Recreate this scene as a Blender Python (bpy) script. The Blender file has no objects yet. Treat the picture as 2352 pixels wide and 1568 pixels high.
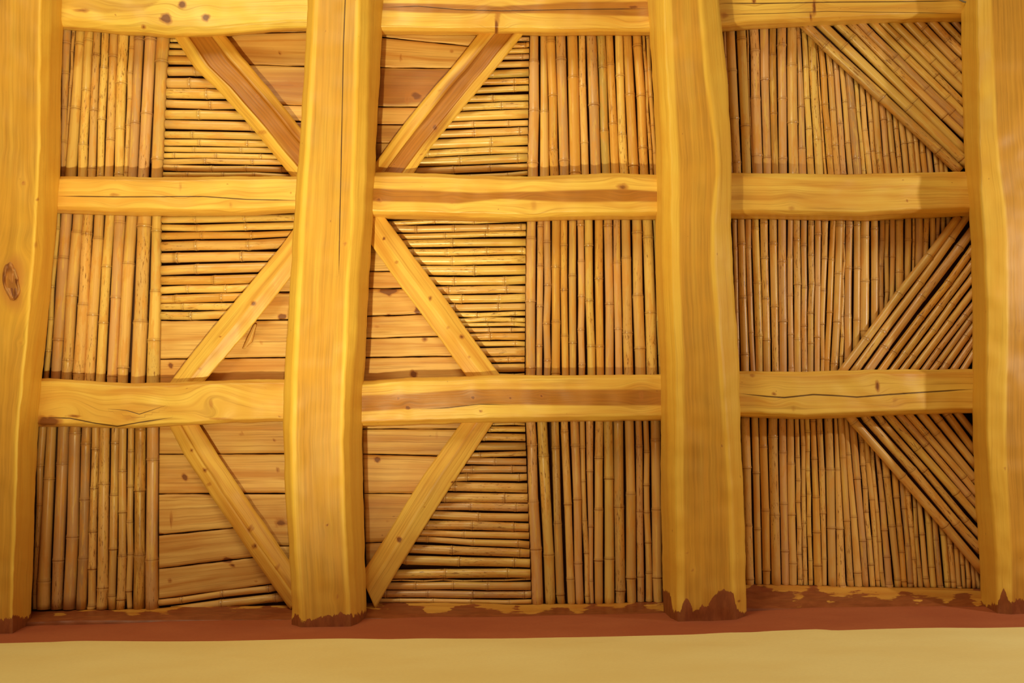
import bpy, math, random
import numpy as np
from mathutils import Vector, Matrix

R = random.Random(7)
NPR = np.random.RandomState(11)

# ------------------------------------------------------------------ camera
LENS = 35.0
F = LENS / 36.0 * 2352.0
TILT = math.radians(5.6)
CT, ST = math.cos(TILT), math.sin(TILT)
FW = Vector((0.0, -ST, CT))
DN = Vector((0.0, CT, ST))
CAM = Vector((0.0, 0.0, 1.5))
ZD = 3.8                       # plane of the canes and boards
ZF = ZD - 0.20                 # lower face of the main beams
ZC = ZD - 0.088                # lower face of the cross beams
ZB = ZD - 0.042                # lower face of the braces

sc = bpy.context.scene
cd = bpy.data.cameras.new('camera')
cam = bpy.data.objects.new('camera', cd)
sc.collection.objects.link(cam)
cd.lens = LENS
cd.sensor_width = 36.0
cd.clip_start = 0.05
M = Matrix.Identity(4)
for i in range(3):
    M[i][0] = (1.0, 0.0, 0.0)[i]
    M[i][1] = -DN[i]
    M[i][2] = -FW[i]
    M[i][3] = CAM[i]
cam.matrix_world = M
sc.camera = cam

# ------------------------------------------------------------------ light
sc.view_settings.view_transform = 'Standard'
sc.view_settings.look = 'None'
sc.view_settings.gamma = 1.0
sc.view_settings.use_curve_mapping = False
sc.view_settings.exposure = 0.0
w = bpy.data.worlds.new('room_light')
sc.world = w
w.use_nodes = True
w.node_tree.nodes['Background'].inputs[0].default_value = (1.0, 0.60, 0.31, 1)
w.node_tree.nodes['Background'].inputs[1].default_value = 0.27


def lamp(kind, name, loc, energy, col, size, target=None, spot=None, blend=1.0):
    l = bpy.data.lights.new(name, kind)
    l.energy = energy
    l.color = col
    if kind == 'AREA':
        l.size = size
    else:
        l.shadow_soft_size = size
    if kind == 'SPOT':
        l.spot_size = math.radians(spot)
        l.spot_blend = blend
    o = bpy.data.objects.new(name, l)
    sc.collection.objects.link(o)
    o.location = loc
    if target is not None:
        o.rotation_euler = (Vector(target) - Vector(loc)).to_track_quat('-Z', 'Y').to_euler()
    return o


# warm lamp low at the left, turned up and away from the wall; a second warm lamp to the right; an unseen soft fill light added far behind
lamp('SPOT', 'wall_lamp', (-0.36, 0.36, 2.2), 112, (1.0, 0.89, 0.47), 0.03, (-0.50, -1.12, ZD), 86)
lamp('POINT', 'side_lamp', (1.50, -0.45, 3.08), 13, (1.0, 0.92, 0.74), 0.02)
lamp('AREA', 'fill_light', (-0.9, -2.4, 1.9), 36, (1.0, 0.90, 0.54), 1.0, (0.4, -0.5, ZD))


# ------------------------------------------------------------------ helpers
def at(px, py, z):
    """numpy: picture point -> world point on the horizontal plane z."""
    px = np.asarray(px, float)
    py = np.asarray(py, float)
    v = (py - 784.0) / F
    u = (px - 1176.0) / F
    t = (z - CAM.z) / (CT + v * ST)
    return np.stack(np.broadcast_arrays(u * t, t * (-ST + v * CT), np.zeros_like(t) + z), -1)


def _hash(ix, iy, seed):
    n = (ix * 374761393 + iy * 668265263 + seed * 974711) & 0x7fffffff
    n = ((n ^ (n >> 13)) * 1274126177) & 0x7fffffff
    return ((n ^ (n >> 16)) & 0xffff) / 65535.0


def vnoise(x, y, seed=0):
    x = np.asarray(x, float)
    y = np.asarray(y, float)
    x, y = np.broadcast_arrays(x, y)
    ix = np.floor(x).astype(np.int64)
    iy = np.floor(y).astype(np.int64)
    fx = x - ix
    fy = y - iy
    fx = fx * fx * (3 - 2 * fx)
    fy = fy * fy * (3 - 2 * fy)
    a = _hash(ix, iy, seed)
    b = _hash(ix + 1, iy, seed)
    c = _hash(ix, iy + 1, seed)
    d = _hash(ix + 1, iy + 1, seed)
    return (a * (1 - fx) + b * fx) * (1 - fy) + (c * (1 - fx) + d * fx) * fy - 0.5


MAT = {}


def nodes(name):
    m = bpy.data.materials.new(name)
    m.use_nodes = True
    nt = m.node_tree
    b = nt.nodes['Principled BSDF']
    MAT[name] = m
    return nt, b


def N(nt, t, **kw):
    n = nt.nodes.new(t)
    for k, v in kw.items():
        setattr(n, k, v)
    return n


def math_(nt, op, a, b=None, c=None, clamp=False):
    n = N(nt, 'ShaderNodeMath', operation=op, use_clamp=clamp)
    for i, s in enumerate((a, b, c)):
        if s is None:
            continue
        if isinstance(s, (int, float)):
            n.inputs[i].default_value = s
        else:
            nt.links.new(s, n.inputs[i])
    return n.outputs[0]


def mix(nt, f, a, b, mode='MIX'):
    n = N(nt, 'ShaderNodeMix', data_type='RGBA', blend_type=mode)
    for i, s in ((0, f), (6, a), (7, b)):
        if isinstance(s, (int, float)):
            n.inputs[i].default_value = s
        elif isinstance(s, tuple):
            n.inputs[i].default_value = s + (1,) if len(s) == 3 else s
        else:
            nt.links.new(s, n.inputs[i])
    return n.outputs[2]


def smooth(nt, x, lo, hi):
    n = N(nt, 'ShaderNodeMapRange', interpolation_type='SMOOTHSTEP')
    nt.links.new(x, n.inputs[0])
    n.inputs[1].default_value = lo
    n.inputs[2].default_value = hi
    return n.outputs[0]


def noise(nt, vec, scale, detail=3.0, rough=0.55, sx=1.0, sy=1.0, sz=1.0):
    mp = N(nt, 'ShaderNodeMapping')
    mp.inputs['Scale'].default_value = (sx, sy, sz)
    nt.links.new(vec, mp.inputs[0])
    n = N(nt, 'ShaderNodeTexNoise')
    n.inputs['Scale'].default_value = scale
    n.inputs['Detail'].default_value = detail
    n.inputs['Roughness'].default_value = rough
    nt.links.new(mp.outputs[0], n.inputs['Vector'])
    return n.outputs[0]


def wood_material(name, light, mid, heart, rough=0.45, ring=70.0, contrast=1.0, bump=0.25):
    nt, b = nodes(name)
    uv = N(nt, 'ShaderNodeUVMap', uv_map='UVMap').outputs[0]
    at_ = N(nt, 'ShaderNodeAttribute', attribute_name='mask')
    tn = N(nt, 'ShaderNodeAttribute', attribute_name='tint')
    sep = N(nt, 'ShaderNodeSeparateColor')
    nt.links.new(at_.outputs['Color'], sep.inputs[0])
    hr, pt, kn = sep.outputs[0], sep.outputs[1], sep.outputs[2]
    crack = at_.outputs['Alpha']
    sx = N(nt, 'ShaderNodeSeparateXYZ')
    nt.links.new(uv, sx.inputs[0])
    n1 = noise(nt, uv, 1.0, 3, 0.5, 1.6, 13, 1)
    n2 = noise(nt, uv, 1.0, 5, 0.6, 5, 220, 1)
    n3 = noise(nt, uv, 1.0, 2, 0.5, 2.0, 45, 1)
    n4 = noise(nt, uv, 1.0, 2, 0.5, 9, 9, 1)
    ph = math_(nt, 'MULTIPLY_ADD', sx.outputs[1], ring * 2.0, math_(nt, 'MULTIPLY', n1, 24.0))
    rg = math_(nt, 'MULTIPLY_ADD', math_(nt, 'SINE', ph), 0.5, 0.5)
    rg = math_(nt, 'POWER', rg, 2.5)
    g = math_(nt, 'MULTIPLY_ADD', rg, 0.42 * contrast, math_(nt, 'MULTIPLY', math_(nt, 'SUBTRACT', n3, 0.36), 1.5 * contrast))
    g = math_(nt, 'ADD', g, math_(nt, 'MULTIPLY', math_(nt, 'SUBTRACT', n2, 0.5), 0.9 * contrast), clamp=True)
    col = mix(nt, g, light, mid)
    hm = math_(nt, 'ADD', hr, math_(nt, 'MULTIPLY', math_(nt, 'SUBTRACT', n3, 0.5), 0.7))
    hm = math_(nt, 'MULTIPLY', smooth(nt, hm, 0.15, 0.85), smooth(nt, hr, 0.0, 0.15))
    hc = mix(nt, smooth(nt, n2, 0.3, 0.7), heart, tuple(x * 0.72 for x in heart))
    col = mix(nt, hm, col, hc)
    n5 = noise(nt, uv, 1.0, 3, 0.6, 3.0, 300, 1)
    col = mix(nt, math_(nt, 'MULTIPLY', smooth(nt, n5, 0.52, 0.70), 0.52 * contrast), col, tuple(x * 0.62 for x in mid))
    n6 = noise(nt, uv, 1.0, 4, 0.65, 2.2, 70, 1)
    col = mix(nt, math_(nt, 'MULTIPLY', smooth(nt, n6, 0.58, 0.66), 0.42 * contrast), col, tuple(x * 0.66 for x in mid))
    # colour drifts slowly along the timber
    col = mix(nt, math_(nt, 'MULTIPLY', smooth(nt, n4, 0.35, 0.75), 0.35), col, tuple(x * y for x, y in zip(mid, (1.02, 0.93, 0.8))))
    col = mix(nt, 1.0, col, tn.outputs['Color'], 'MULTIPLY')
    # knots; on boards also holes, their inner dark put into the colour
    kk = math_(nt, 'ADD', kn, math_(nt, 'MULTIPLY', math_(nt, 'SUBTRACT', n4, 0.5), 0.25))
    col = mix(nt, math_(nt, 'MULTIPLY', smooth(nt, kk, 0.12, 0.45), 0.7), col, (0.46, 0.17, 0.03))
    col = mix(nt, math_(nt, 'MULTIPLY', smooth(nt, kk, 0.42, 0.70), 0.9), col, (0.19, 0.055, 0.012))
    # red limewash smeared on to the timber
    np_ = noise(nt, uv, 1.0, 5, 0.65, 22, 60, 1)
    pm = math_(nt, 'ADD', pt, math_(nt, 'MULTIPLY', math_(nt, 'SUBTRACT', np_, 0.5), 0.95))
    pm = math_(nt, 'MULTIPLY', smooth(nt, pm, 0.47, 0.53), smooth(nt, pt, 0.08, 0.2))
    pc = mix(nt, smooth(nt, np_, 0.35, 0.7), (0.20, 0.040, 0.014), (0.30, 0.075, 0.026))
    col = mix(nt, math_(nt, 'MULTIPLY', pm, 0.93), col, pc)
    # one long drying crack
    ca = math_(nt, 'ADD', crack, math_(nt, 'MULTIPLY', math_(nt, 'SUBTRACT', n2, 0.5), 1.2))
    ck = math_(nt, 'SUBTRACT', 1.0, smooth(nt, math_(nt, 'ABSOLUTE', ca), 0.5, 1.3))
    col = mix(nt, math_(nt, 'MULTIPLY', ck, 0.9), col, (0.06, 0.02, 0.008))
    # small specks
    sp = noise(nt, uv, 1.0, 1, 0.5, 55, 90, 1)
    col = mix(nt, math_(nt, 'MULTIPLY', smooth(nt, sp, 0.77, 0.82), 0.6), col, (0.30, 0.11, 0.03))
    nt.links.new(col, b.inputs['Base Color'])
    b.inputs['Roughness'].default_value = rough
    b.inputs['Specular IOR Level'].default_value = 0.45
    hh = math_(nt, 'SUBTRACT', math_(nt, 'MULTIPLY', n2, 0.35), math_(nt, 'MULTIPLY', ck, 1.5))
    hh = math_(nt, 'ADD', hh, math_(nt, 'MULTIPLY', noise(nt, uv, 1.0, 2, 0.5, 14, 28, 1), 0.9))
    bp = N(nt, 'ShaderNodeBump')
    bp.inputs['Strength'].default_value = bump
    bp.inputs['Distance'].default_value = 0.003
    nt.links.new(hh, bp.inputs['Height'])
    nt.links.new(bp.outputs[0], b.inputs['Normal'])


wood_material('poplar_beam', (0.84, 0.54, 0.082), (0.74, 0.40, 0.042), (0.62, 0.30, 0.034), 0.5, 28.0, 0.7, 0.35)
wood_material('poplar_cross_beam', (0.86, 0.58, 0.115), (0.67, 0.33, 0.050), (0.45, 0.17, 0.022), 0.42, 60.0, 1.0, 0.4)
wood_material('sawn_board', (0.84, 0.54, 0.17), (0.60, 0.28, 0.060), (0.40, 0.14, 0.03), 0.5, 50.0, 1.3, 0.45)

# canes
nt, b = nodes('varnished_cane')
uv = N(nt, 'ShaderNodeUVMap', uv_map='UVMap').outputs[0]
tn = N(nt, 'ShaderNodeAttribute', attribute_name='tint')
a1 = noise(nt, uv, 1.0, 4, 0.6, 14, 60, 1)
a2 = noise(nt, uv, 1.0, 3, 0.6, 4, 500, 1)
a3 = noise(nt, uv, 1.0, 4, 0.7, 40, 260, 1)
a4 = noise(nt, uv, 1.0, 1, 0.5, 3.0, 3, 1)
c = tn.outputs['Color']
b1_ = noise(nt, uv, 1.0, 4, 0.65, 9, 95, 1)
b2_ = noise(nt, uv, 1.0, 4, 0.65, 13, 70, 3)
c = mix(nt, math_(nt, 'MULTIPLY', smooth(nt, b1_, 0.52, 0.60), 0.60), c, (0.83, 0.56, 0.13))
c = mix(nt, math_(nt, 'MULTIPLY', smooth(nt, a1, 0.50, 0.60), 0.55), c, (0.72, 0.33, 0.055))
c = mix(nt, math_(nt, 'MULTIPLY', smooth(nt, b2_, 0.56, 0.66), 0.45), c, (0.68, 0.42, 0.20))
c = mix(nt, math_(nt, 'MULTIPLY', smooth(nt, a2, 0.40, 0.70), 0.34), c, (0.50, 0.24, 0.06))
sp = math_(nt, 'MULTIPLY', smooth(nt, a3, 0.56, 0.62), smooth(nt, a4, 0.50, 0.60))
c = mix(nt, math_(nt, 'MULTIPLY', sp, 0.80), c, (0.22, 0.075, 0.015))
c = mix(nt, tn.outputs['Alpha'], c, (0.22, 0.07, 0.02))
nt.links.new(c, b.inputs['Base Color'])
b.inputs['Roughness'].default_value = 0.29
b.inputs['Specular IOR Level'].default_value = 0.5
bp = N(nt, 'ShaderNodeBump')
bp.inputs['Strength'].default_value = 0.25
bp.inputs['Distance'].default_value = 0.001
nt.links.new(a2, bp.inputs['Height'])
nt.links.new(bp.outputs[0], b.inputs['Normal'])

# lime washed wall: ochre below, red at the top
nt, b = nodes('lime_wash')
uv = N(nt, 'ShaderNodeUVMap', uv_map='UVMap').outputs[0]
at_ = N(nt, 'ShaderNodeAttribute', attribute_name='mask')
sep = N(nt, 'ShaderNodeSeparateColor')
nt.links.new(at_.outputs['Color'], sep.inputs[0])
e1 = noise(nt, uv, 1.0, 5, 0.7, 14, 90, 1)
e2 = noise(nt, uv, 1.0, 4, 0.6, 3, 5, 1)
e3 = noise(nt, uv, 1.0, 3, 0.6, 160, 160, 1)
e4 = noise(nt, uv, 1.0, 3, 0.6, 8, 260, 1)
sd = math_(nt, 'ADD', sep.outputs[0], math_(nt, 'MULTIPLY', math_(nt, 'SUBTRACT', e1, 0.5), 0.006))
redm = smooth(nt, sd, -0.0008, 0.0010)
yel = mix(nt, smooth(nt, e2, 0.3, 0.7), (0.86, 0.75, 0.34), (0.82, 0.68, 0.28))
yel = mix(nt, math_(nt, 'MULTIPLY', smooth(nt, e3, 0.3, 0.7), 0.25), yel, (0.74, 0.61, 0.27))
red = mix(nt, smooth(nt, e2, 0.3, 0.7), (0.36, 0.085, 0.030), (0.42, 0.115, 0.042))
red = mix(nt, math_(nt, 'MULTIPLY', smooth(nt, e3, 0.4, 0.7), 0.25), red, (0.30, 0.07, 0.03))
# brushed smears of red just under the edge
sm = math_(nt, 'MULTIPLY', smooth(nt, e4, 0.60, 0.68), smooth(nt, sep.outputs[1], 0.2, 0.8))
yel = mix(nt, math_(nt, 'MULTIPLY', sm, 0.55), yel, (0.48, 0.15, 0.05))
nt.links.new(mix(nt, redm, yel, red), b.inputs['Base Color'])
b.inputs['Roughness'].default_value = 0.75
bp = N(nt, 'ShaderNodeBump')
bp.inputs['Strength'].default_value = 0.25
bp.inputs['Distance'].default_value = 0.003
nt.links.new(noise(nt, uv, 1.0, 5, 0.6, 14, 22, 1), bp.inputs['Height'])
nt.links.new(bp.outputs[0], b.inputs['Normal'])


def flat(name, colr, rough=0.7):
    nt, b = nodes(name)
    tc = N(nt, 'ShaderNodeTexCoord').outputs['Object']
    n = noise(nt, tc, 12, 4)
    nt.links.new(mix(nt, n, colr, tuple(x * 0.6 for x in colr)), b.inputs['Base Color'])
    b.inputs['Roughness'].default_value = rough


flat('dark_mud', (0.13, 0.045, 0.016), 0.9)
flat('grey_cable', (0.30, 0.27, 0.24), 0.4)
flat('weathered_knot', (0.30, 0.15, 0.07), 0.7)


def link_mesh(name, verts, faces, mat, parent=None, uvs=None, mask=None, tint=None, smooth_=True, origin=None):
    """verts: world coordinates (n,3); the object's origin goes to the verts' centre."""
    verts = np.asarray(verts, float)
    org = np.array(origin) if origin is not None else (verts.min(0) + verts.max(0)) / 2
    me = bpy.data.meshes.new(name)
    me.from_pydata((verts - org).tolist(), [], faces)
    me.materials.append(MAT[mat])
    nl = len(me.loops)
    li = np.empty(nl, np.int32)
    me.loops.foreach_get('vertex_index', li)
    if uvs is not None:
        ul = me.uv_layers.new(name='UVMap')
        ul.data.foreach_set('uv', np.asarray(uvs, np.float32)[li].ravel())
    for nm, arr in (('mask', mask), ('tint', tint)):
        if arr is not None:
            at2 = me.attributes.new(nm, 'FLOAT_COLOR', 'POINT')
            at2.data.foreach_set('color', np.asarray(arr, np.float32).ravel())
    if smooth_:
        me.polygons.foreach_set('use_smooth', [len(p.vertices) == 4 for p in me.polygons])
    o = bpy.data.objects.new(name, me)
    sc.collection.objects.link(o)
    if parent is not None:
        o.parent = parent
        o.location = Vector(org) - parent.matrix_world.translation if parent.type == 'EMPTY' else Vector(org) - parent.location
    else:
        o.location = org
    return o


def tag(o, label, cat, group=None):
    o['label'] = label
    o['category'] = cat
    o['kind'] = 'thing'
    if group:
        o['group'] = group
    return o


def empty(name, loc, label, cat, group=None):
    o = bpy.data.objects.new(name, None)
    sc.collection.objects.link(o)
    o.location = loc
    o.matrix_world = Matrix.Translation(loc)
    o.empty_display_size = 0.1
    return tag(o, label, cat, group)


def resample(pts, n, axis):
    p = np.asarray(pts, float)
    if axis is None:
        d = np.r_[0, np.cumsum(np.hypot(*np.diff(p, axis=0).T))]
        t = np.linspace(0, d[-1], n)
        return np.stack([np.interp(t, d, p[:, 0]), np.interp(t, d, p[:, 1])], -1)
    t = np.linspace(p[0, axis], p[-1, axis], n)
    o = np.interp(t, p[:, axis], p[:, 1 - axis])
    k = 5
    o = np.convolve(np.pad(o, k, mode='edge'), np.ones(2 * k + 1) / (2 * k + 1), 'valid')
    return np.stack([t, o], -1) if axis == 0 else np.stack([o, t], -1)


def loft(name, mat, lines, zs, nsub, axis, step, seed, parent=None, heart=None, knots=(), crack=None, paint=None,
         bump=0.0016, wob=1.2, tint=(1, 1, 1), hollow=None, ring_freq=None):
    """Timber swept along lines drawn between its ends. lines: edges of its cross section, each with a depth."""
    L0 = np.asarray(lines[len(lines) // 2], float)
    length = np.hypot(*np.diff(L0, axis=0).T).sum()
    n = max(8, int(length / step))
    rs = [resample(l, n, axis) for l in lines]
    al = np.arange(n) * (length / n)
    cols, P, zz = [], [], []
    K = len(lines)
    vpar = []
    for k in range(K):
        a = rs[k].copy()
        if 0 < k < K - 1 or True:
            wv = (vnoise(al / 38.0, k * 7.3, seed) * 2.0 + vnoise(al / 11.0, k * 3.1, seed + 5) * 0.7) * wob
            d = rs[-1] - rs[0]
            d = d / (np.linalg.norm(d, axis=1, keepdims=True) + 1e-9)
            a = a + d * wv[:, None]
        rs[k] = a
    for k in range(K - 1):
        m = nsub[k]
        for j in range(m + (1 if k == K - 2 else 0)):
            f = j / m
            q = rs[k] * (1 - f) + rs[k + 1] * f
            P.append(q)
            zz.append(zs[k] * (1 - f) + zs[k + 1] * f)
            vpar.append(k + f)
    P = np.array(P)                      # (m, n, 2)
    zz = np.array(zz)[:, None] + np.zeros(P.shape[:2])
    m = len(P)
    px, py = P[..., 0], P[..., 1]
    vp = np.array(vpar)[:, None]
    # adze marks and small waves
    inner = np.clip(np.minimum(vp, K - 1 - vp), 0, 1)
    zz = zz + inner * bump * (vnoise(px / 34, py / 34, seed + 1) * 1.8 + vnoise(px / 90, py / 90, seed + 2) * 3)
    mask = np.zeros(P.shape[:2] + (4,))
    mask[..., 3] = 99.0
    tr = px if axis == 0 else (py if axis == 1 else al[None, :] + 0 * px)
    ac = py if axis == 0 else px
    if axis is None:
        ac = (vp / (K - 1)) * np.linalg.norm(rs[-1] - rs[0], axis=1)[None, :]
    if heart is not None:
        kind = heart[0]
        if kind == 'band':                # band of heartwood, on main beams also painted shade, between two drawn lines
            t0 = np.asarray(heart[1], float)
            t1 = np.asarray(heart[2], float)
            ax = axis if axis is not None else 0
            lo = np.interp(tr, t0[:, ax], t0[:, 1 - ax])
            hi = np.interp(tr, t1[:, ax], t1[:, 1 - ax])
            mask[..., 0] = np.clip(np.minimum(ac - lo, hi - ac) / 8 + 0.5, 0, 1) * heart[3]
        elif kind == 'mid':
            f = vp / (K - 1)
            nn = vnoise(tr / 150, 0 * tr, seed + 4) * 0.25
            mask[..., 0] = np.clip(1.35 - np.abs(f - 0.5 + nn) / heart[1], 0, 1) * heart[2]
    warp = np.zeros(P.shape[:2])
    for kt in knots:
        kx, ky, rx, ry, s = kt
        ang = np.arctan2(py - ky, px - kx)
        rr = np.hypot((px - kx) / rx, (py - ky) / ry) * (1 + 0.5 * vnoise(ang * 1.6 + 9, kx + 0 * ang, seed))
        mask[..., 2] = np.maximum(mask[..., 2], s * np.clip(1.25 - rr * 0.7, 0, 1))
        dd = ac - (ky if axis == 0 else kx) if axis is not None else 0
        big = max(rx, ry)
        g = np.exp(-(((px - kx) / (big * 3.2)) ** 2 + ((py - ky) / (big * 3.2)) ** 2))
        warp -= dd * g * 0.7
    if crack is not None:
        for cpts, cw in crack:
            c_ = np.asarray(cpts, float)
            ax = axis if axis is not None else 0
            cc = np.interp(tr, c_[:, 0], c_[:, 1])
            tp = np.clip(np.minimum(tr - c_[0, 0], c_[-1, 0] - tr) / 60.0, 0.001, 1)
            val = (ac - cc) / (cw * tp)
            mask[..., 3] = np.where(np.abs(val) < np.abs(mask[..., 3]), np.clip(val, -99, 99), mask[..., 3])
    if paint is not None:
        if paint[0] == 'below':
            pb = np.asarray(paint[1], float)
            bb = np.interp(px, pb[:, 0], pb[:, 1])
            mask[..., 1] = np.clip(0.5 + (py - bb) / 45.0, 0, 1)
        else:
            f = vp / (K - 1)
            mask[..., 1] = np.clip(0.5 + (f - paint[1]) * 0.8 + vnoise(px / 34, f * 3, seed + 9) * 0.8, 0.0, 1)
    W = at(px, py, zz)
    # along / across measures for the grain
    ac_m = np.zeros(P.shape[:2])
    ac_m[1:] = np.cumsum(np.linalg.norm(np.diff(W, axis=0), axis=2), 0)
    ac_m = ac_m - ac_m[m // 2][None, :] + warp * 0.001
    al_m = al[None, :] * 0.001 + 0 * ac_m
    off = NPR.uniform(0, 40, 2)
    uvs = np.stack([al_m + off[0], ac_m + off[1]], -1)
    verts = W.reshape(-1, 3)
    idx = np.arange(m * n).reshape(m, n)
    a, b_, c_, d_ = idx[:-1, :-1], idx[1:, :-1], idx[1:, 1:], idx[:-1, 1:]
    q = np.stack([a, b_, c_, d_], -1).reshape(-1, 4)
    back = np.stack([idx[-1, :-1], idx[0, :-1], idx[0, 1:], idx[-1, 1:]], -1)
    # orientation: front must look down (-z)
    v0, v1, v2 = W[m // 2, n // 2], W[m // 2 + 1, n // 2], W[m // 2, n // 2 + 1]
    if np.cross(v1 - v0, v2 - v0)[2] > 0:
        q = q[:, ::-1]
        back = back[:, ::-1]
        caps = [idx[:, 0].tolist(), idx[::-1, -1].tolist()]
    else:
        caps = [idx[::-1, 0].tolist(), idx[:, -1].tolist()]
    faces = q.tolist() + back.tolist() + caps
    tv = np.ones((m * n, 4))
    tv[:, :3] = tint
    return link_mesh(name, verts, faces, mat, parent, uvs.reshape(-1, 2), mask.reshape(-1, 4), tv)


# ------------------------------------------------------------------ structure: wall and ceiling backing
pA = at(30, 1450, ZF)
pB = at(2300, 1405, ZF)


def wall_y(x):
    return pA[1] + (x - pA[0]) * (pB[1] - pA[1]) / (pB[0] - pA[0])


EDGE = [(-400, 1484), (0, 1472), (150, 1468), (300, 1467), (550, 1466), (670, 1464), (900, 1463), (1176, 1457), (1476, 1452), (1576, 1449),
        (1726, 1447), (1776, 1444), (1876, 1443), (1916, 1447), (1976, 1445), (2076, 1439), (2352, 1432), (2800, 1420)]


def edge_z():
    """height of the painted edge on the wall plane for a run of x."""
    xs, zs = [], []
    for px, py in EDGE:
        v = (py - 784) / F
        u = (px - 1176) / F
        d = np.array([u, -ST + v * CT, CT + v * ST])
        k = (pB[1] - pA[1]) / (pB[0] - pA[0])
        t = (pA[1] - k * pA[0]) / (d[1] - k * d[0])
        xs.append(d[0] * t)
        zs.append(CAM.z + d[2] * t)
    return np.array(xs), np.array(zs)


EX, EZ = edge_z()
nx = 440
xs = np.linspace(-2.6, 2.6, nx)
zt = ZD - 0.098
zrow = np.r_[np.linspace(0, 2.6, 14), np.linspace(2.62, 3.2, 30), np.linspace(3.21, zt, 90)]
X, Z = np.meshgrid(xs, zrow)
fade = np.clip((zt - Z) / 0.05, 0, 1)
Y = wall_y(X) + 0.006 * vnoise(X * 3, Z * 4, 3) + 0.003 * vnoise(X * 12, Z * 16, 4) + 0.004
V = np.stack([X, Y, Z], -1)
idx = np.arange(X.size).reshape(X.shape)
faces = np.stack([idx[:-1, :-1], idx[:-1, 1:], idx[1:, 1:], idx[1:, :-1]], -1).reshape(-1, 4).tolist()
nb = X.size
back = np.array([[xs[0], wall_y(xs[0]) + 0.35, 0], [xs[-1], wall_y(xs[-1]) + 0.35, 0],
                 [xs[-1], wall_y(xs[-1]) + 0.35, zt], [xs[0], wall_y(xs[0]) + 0.35, zt]])
faces += [[nb + 1, nb, nb + 3, nb + 2], idx[-1, :].tolist() + [nb + 2, nb + 3], idx[:, 0].tolist() + [nb + 3, nb],
          idx[::-1, -1].tolist() + [nb + 1, nb + 2], idx[0, ::-1].tolist() + [nb, nb + 1]]
mk = np.zeros((nb + 4, 4))
sdv = Z - np.interp(X, EX, EZ)
mk[:nb, 0] = sdv.ravel()
# only a stretch near the third beam has the smears
sm = np.exp(-((X - 0.42) / 0.16) ** 2) * np.clip(1 - np.abs(sdv + 0.016) / 0.014, 0, 1)
mk[:nb, 1] = sm.ravel()
uvw = np.zeros((nb + 4, 2))
uvw[:nb] = np.stack([X, Z], -1).reshape(-1, 2)
wall = link_mesh('wall_north', np.vstack([V.reshape(-1, 3), back]), faces, 'lime_wash', None, uvw, mk)
wall['kind'] = 'structure'


def box(name, x0, x1, y0, y1, z0, z1, mat):
    v = [(x, y, z) for x in (x0, x1) for y in (y0, y1) for z in (z0, z1)]
    f = [(0, 1, 3, 2), (4, 6, 7, 5), (0, 4, 5, 1), (2, 3, 7, 6), (0, 2, 6, 4), (1, 5, 7, 3)]
    return link_mesh(name, v, f, mat, smooth_=False)


ceil = box('ceiling', -2.6, 2.6, -2.0, 0.72, ZD + 0.022, ZD + 0.10, 'dark_mud')
ceil['kind'] = 'structure'

# ------------------------------------------------------------------ main beams
RT = [-160, 0, 170, 330, 400, 520, 640, 760, 880, 1000, 1120, 1280, 1400, 1465]


def rows(ys, xs_):
    return [(x, y) for x, y in zip(xs_, ys)]


zE = ZF + 0.034
# second beam
y2 = [-620, 0, 170, 330, 420, 520, 640, 760, 880, 1000, 1120, 1280, 1400, 1466]
oL = [716, 707, 698, 688, 681, 674, 667, 660, 652, 650, 655, 665, 670, 672]
cL = [732, 722, 712, 703, 696, 689, 685, 677, 672, 668, 671, 679, 688, 690]
cR = [830, 825, 822, 817, 813, 810, 800, 797, 792, 788, 790, 797, 803, 805]
eR = [853, 850, 846, 842, 840, 834, 823, 819, 808, 803, 805, 812, 819, 821]
dR = [888, 881, 872, 863, 860, 855, 847, 842, 834, 831, 833, 837, 841, 843]
lines = [rows(y2, [x + 14 for x in oL]), rows(y2, oL), rows(y2, cL), rows(y2, cR), rows(y2, eR), rows(y2, dR), rows(y2, [x + 1 for x in dR])]
b2 = loft('main_beam', 'poplar_beam', lines, [ZD - 0.014, zE, ZF, ZF, zE - 0.008, ZC + 0.004, ZD - 0.014], [4, 4, 26, 6, 6, 4], 1, 5, 21,
          heart=('band', rows(y2, [x + 10 for x in cL]), rows(y2, [x - 7 for x in cR]), 0.66), knots=[(752, 1206, 3, 3, .8), (792, 560, 4, 3, .6), (775, 1370, 3, 5, .5)],  # heartwood tone, also paints the face duller than its lit chamfers
          crack=[([(-620, 795), (0, 793), (100, 789), (250, 786), (400, 783), (480, 781), (640, 778)], 1.3)],
          paint=('below', [(660, 1423), (684, 1410), (690, 1428), (715, 1424), (760, 1412), (790, 1408), (815, 1412), (845, 1400)]), bump=0.002)
tag(b2, 'thick pale hewn ceiling beam with a long thin crack, right of the boarded left bay', 'beam')
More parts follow.
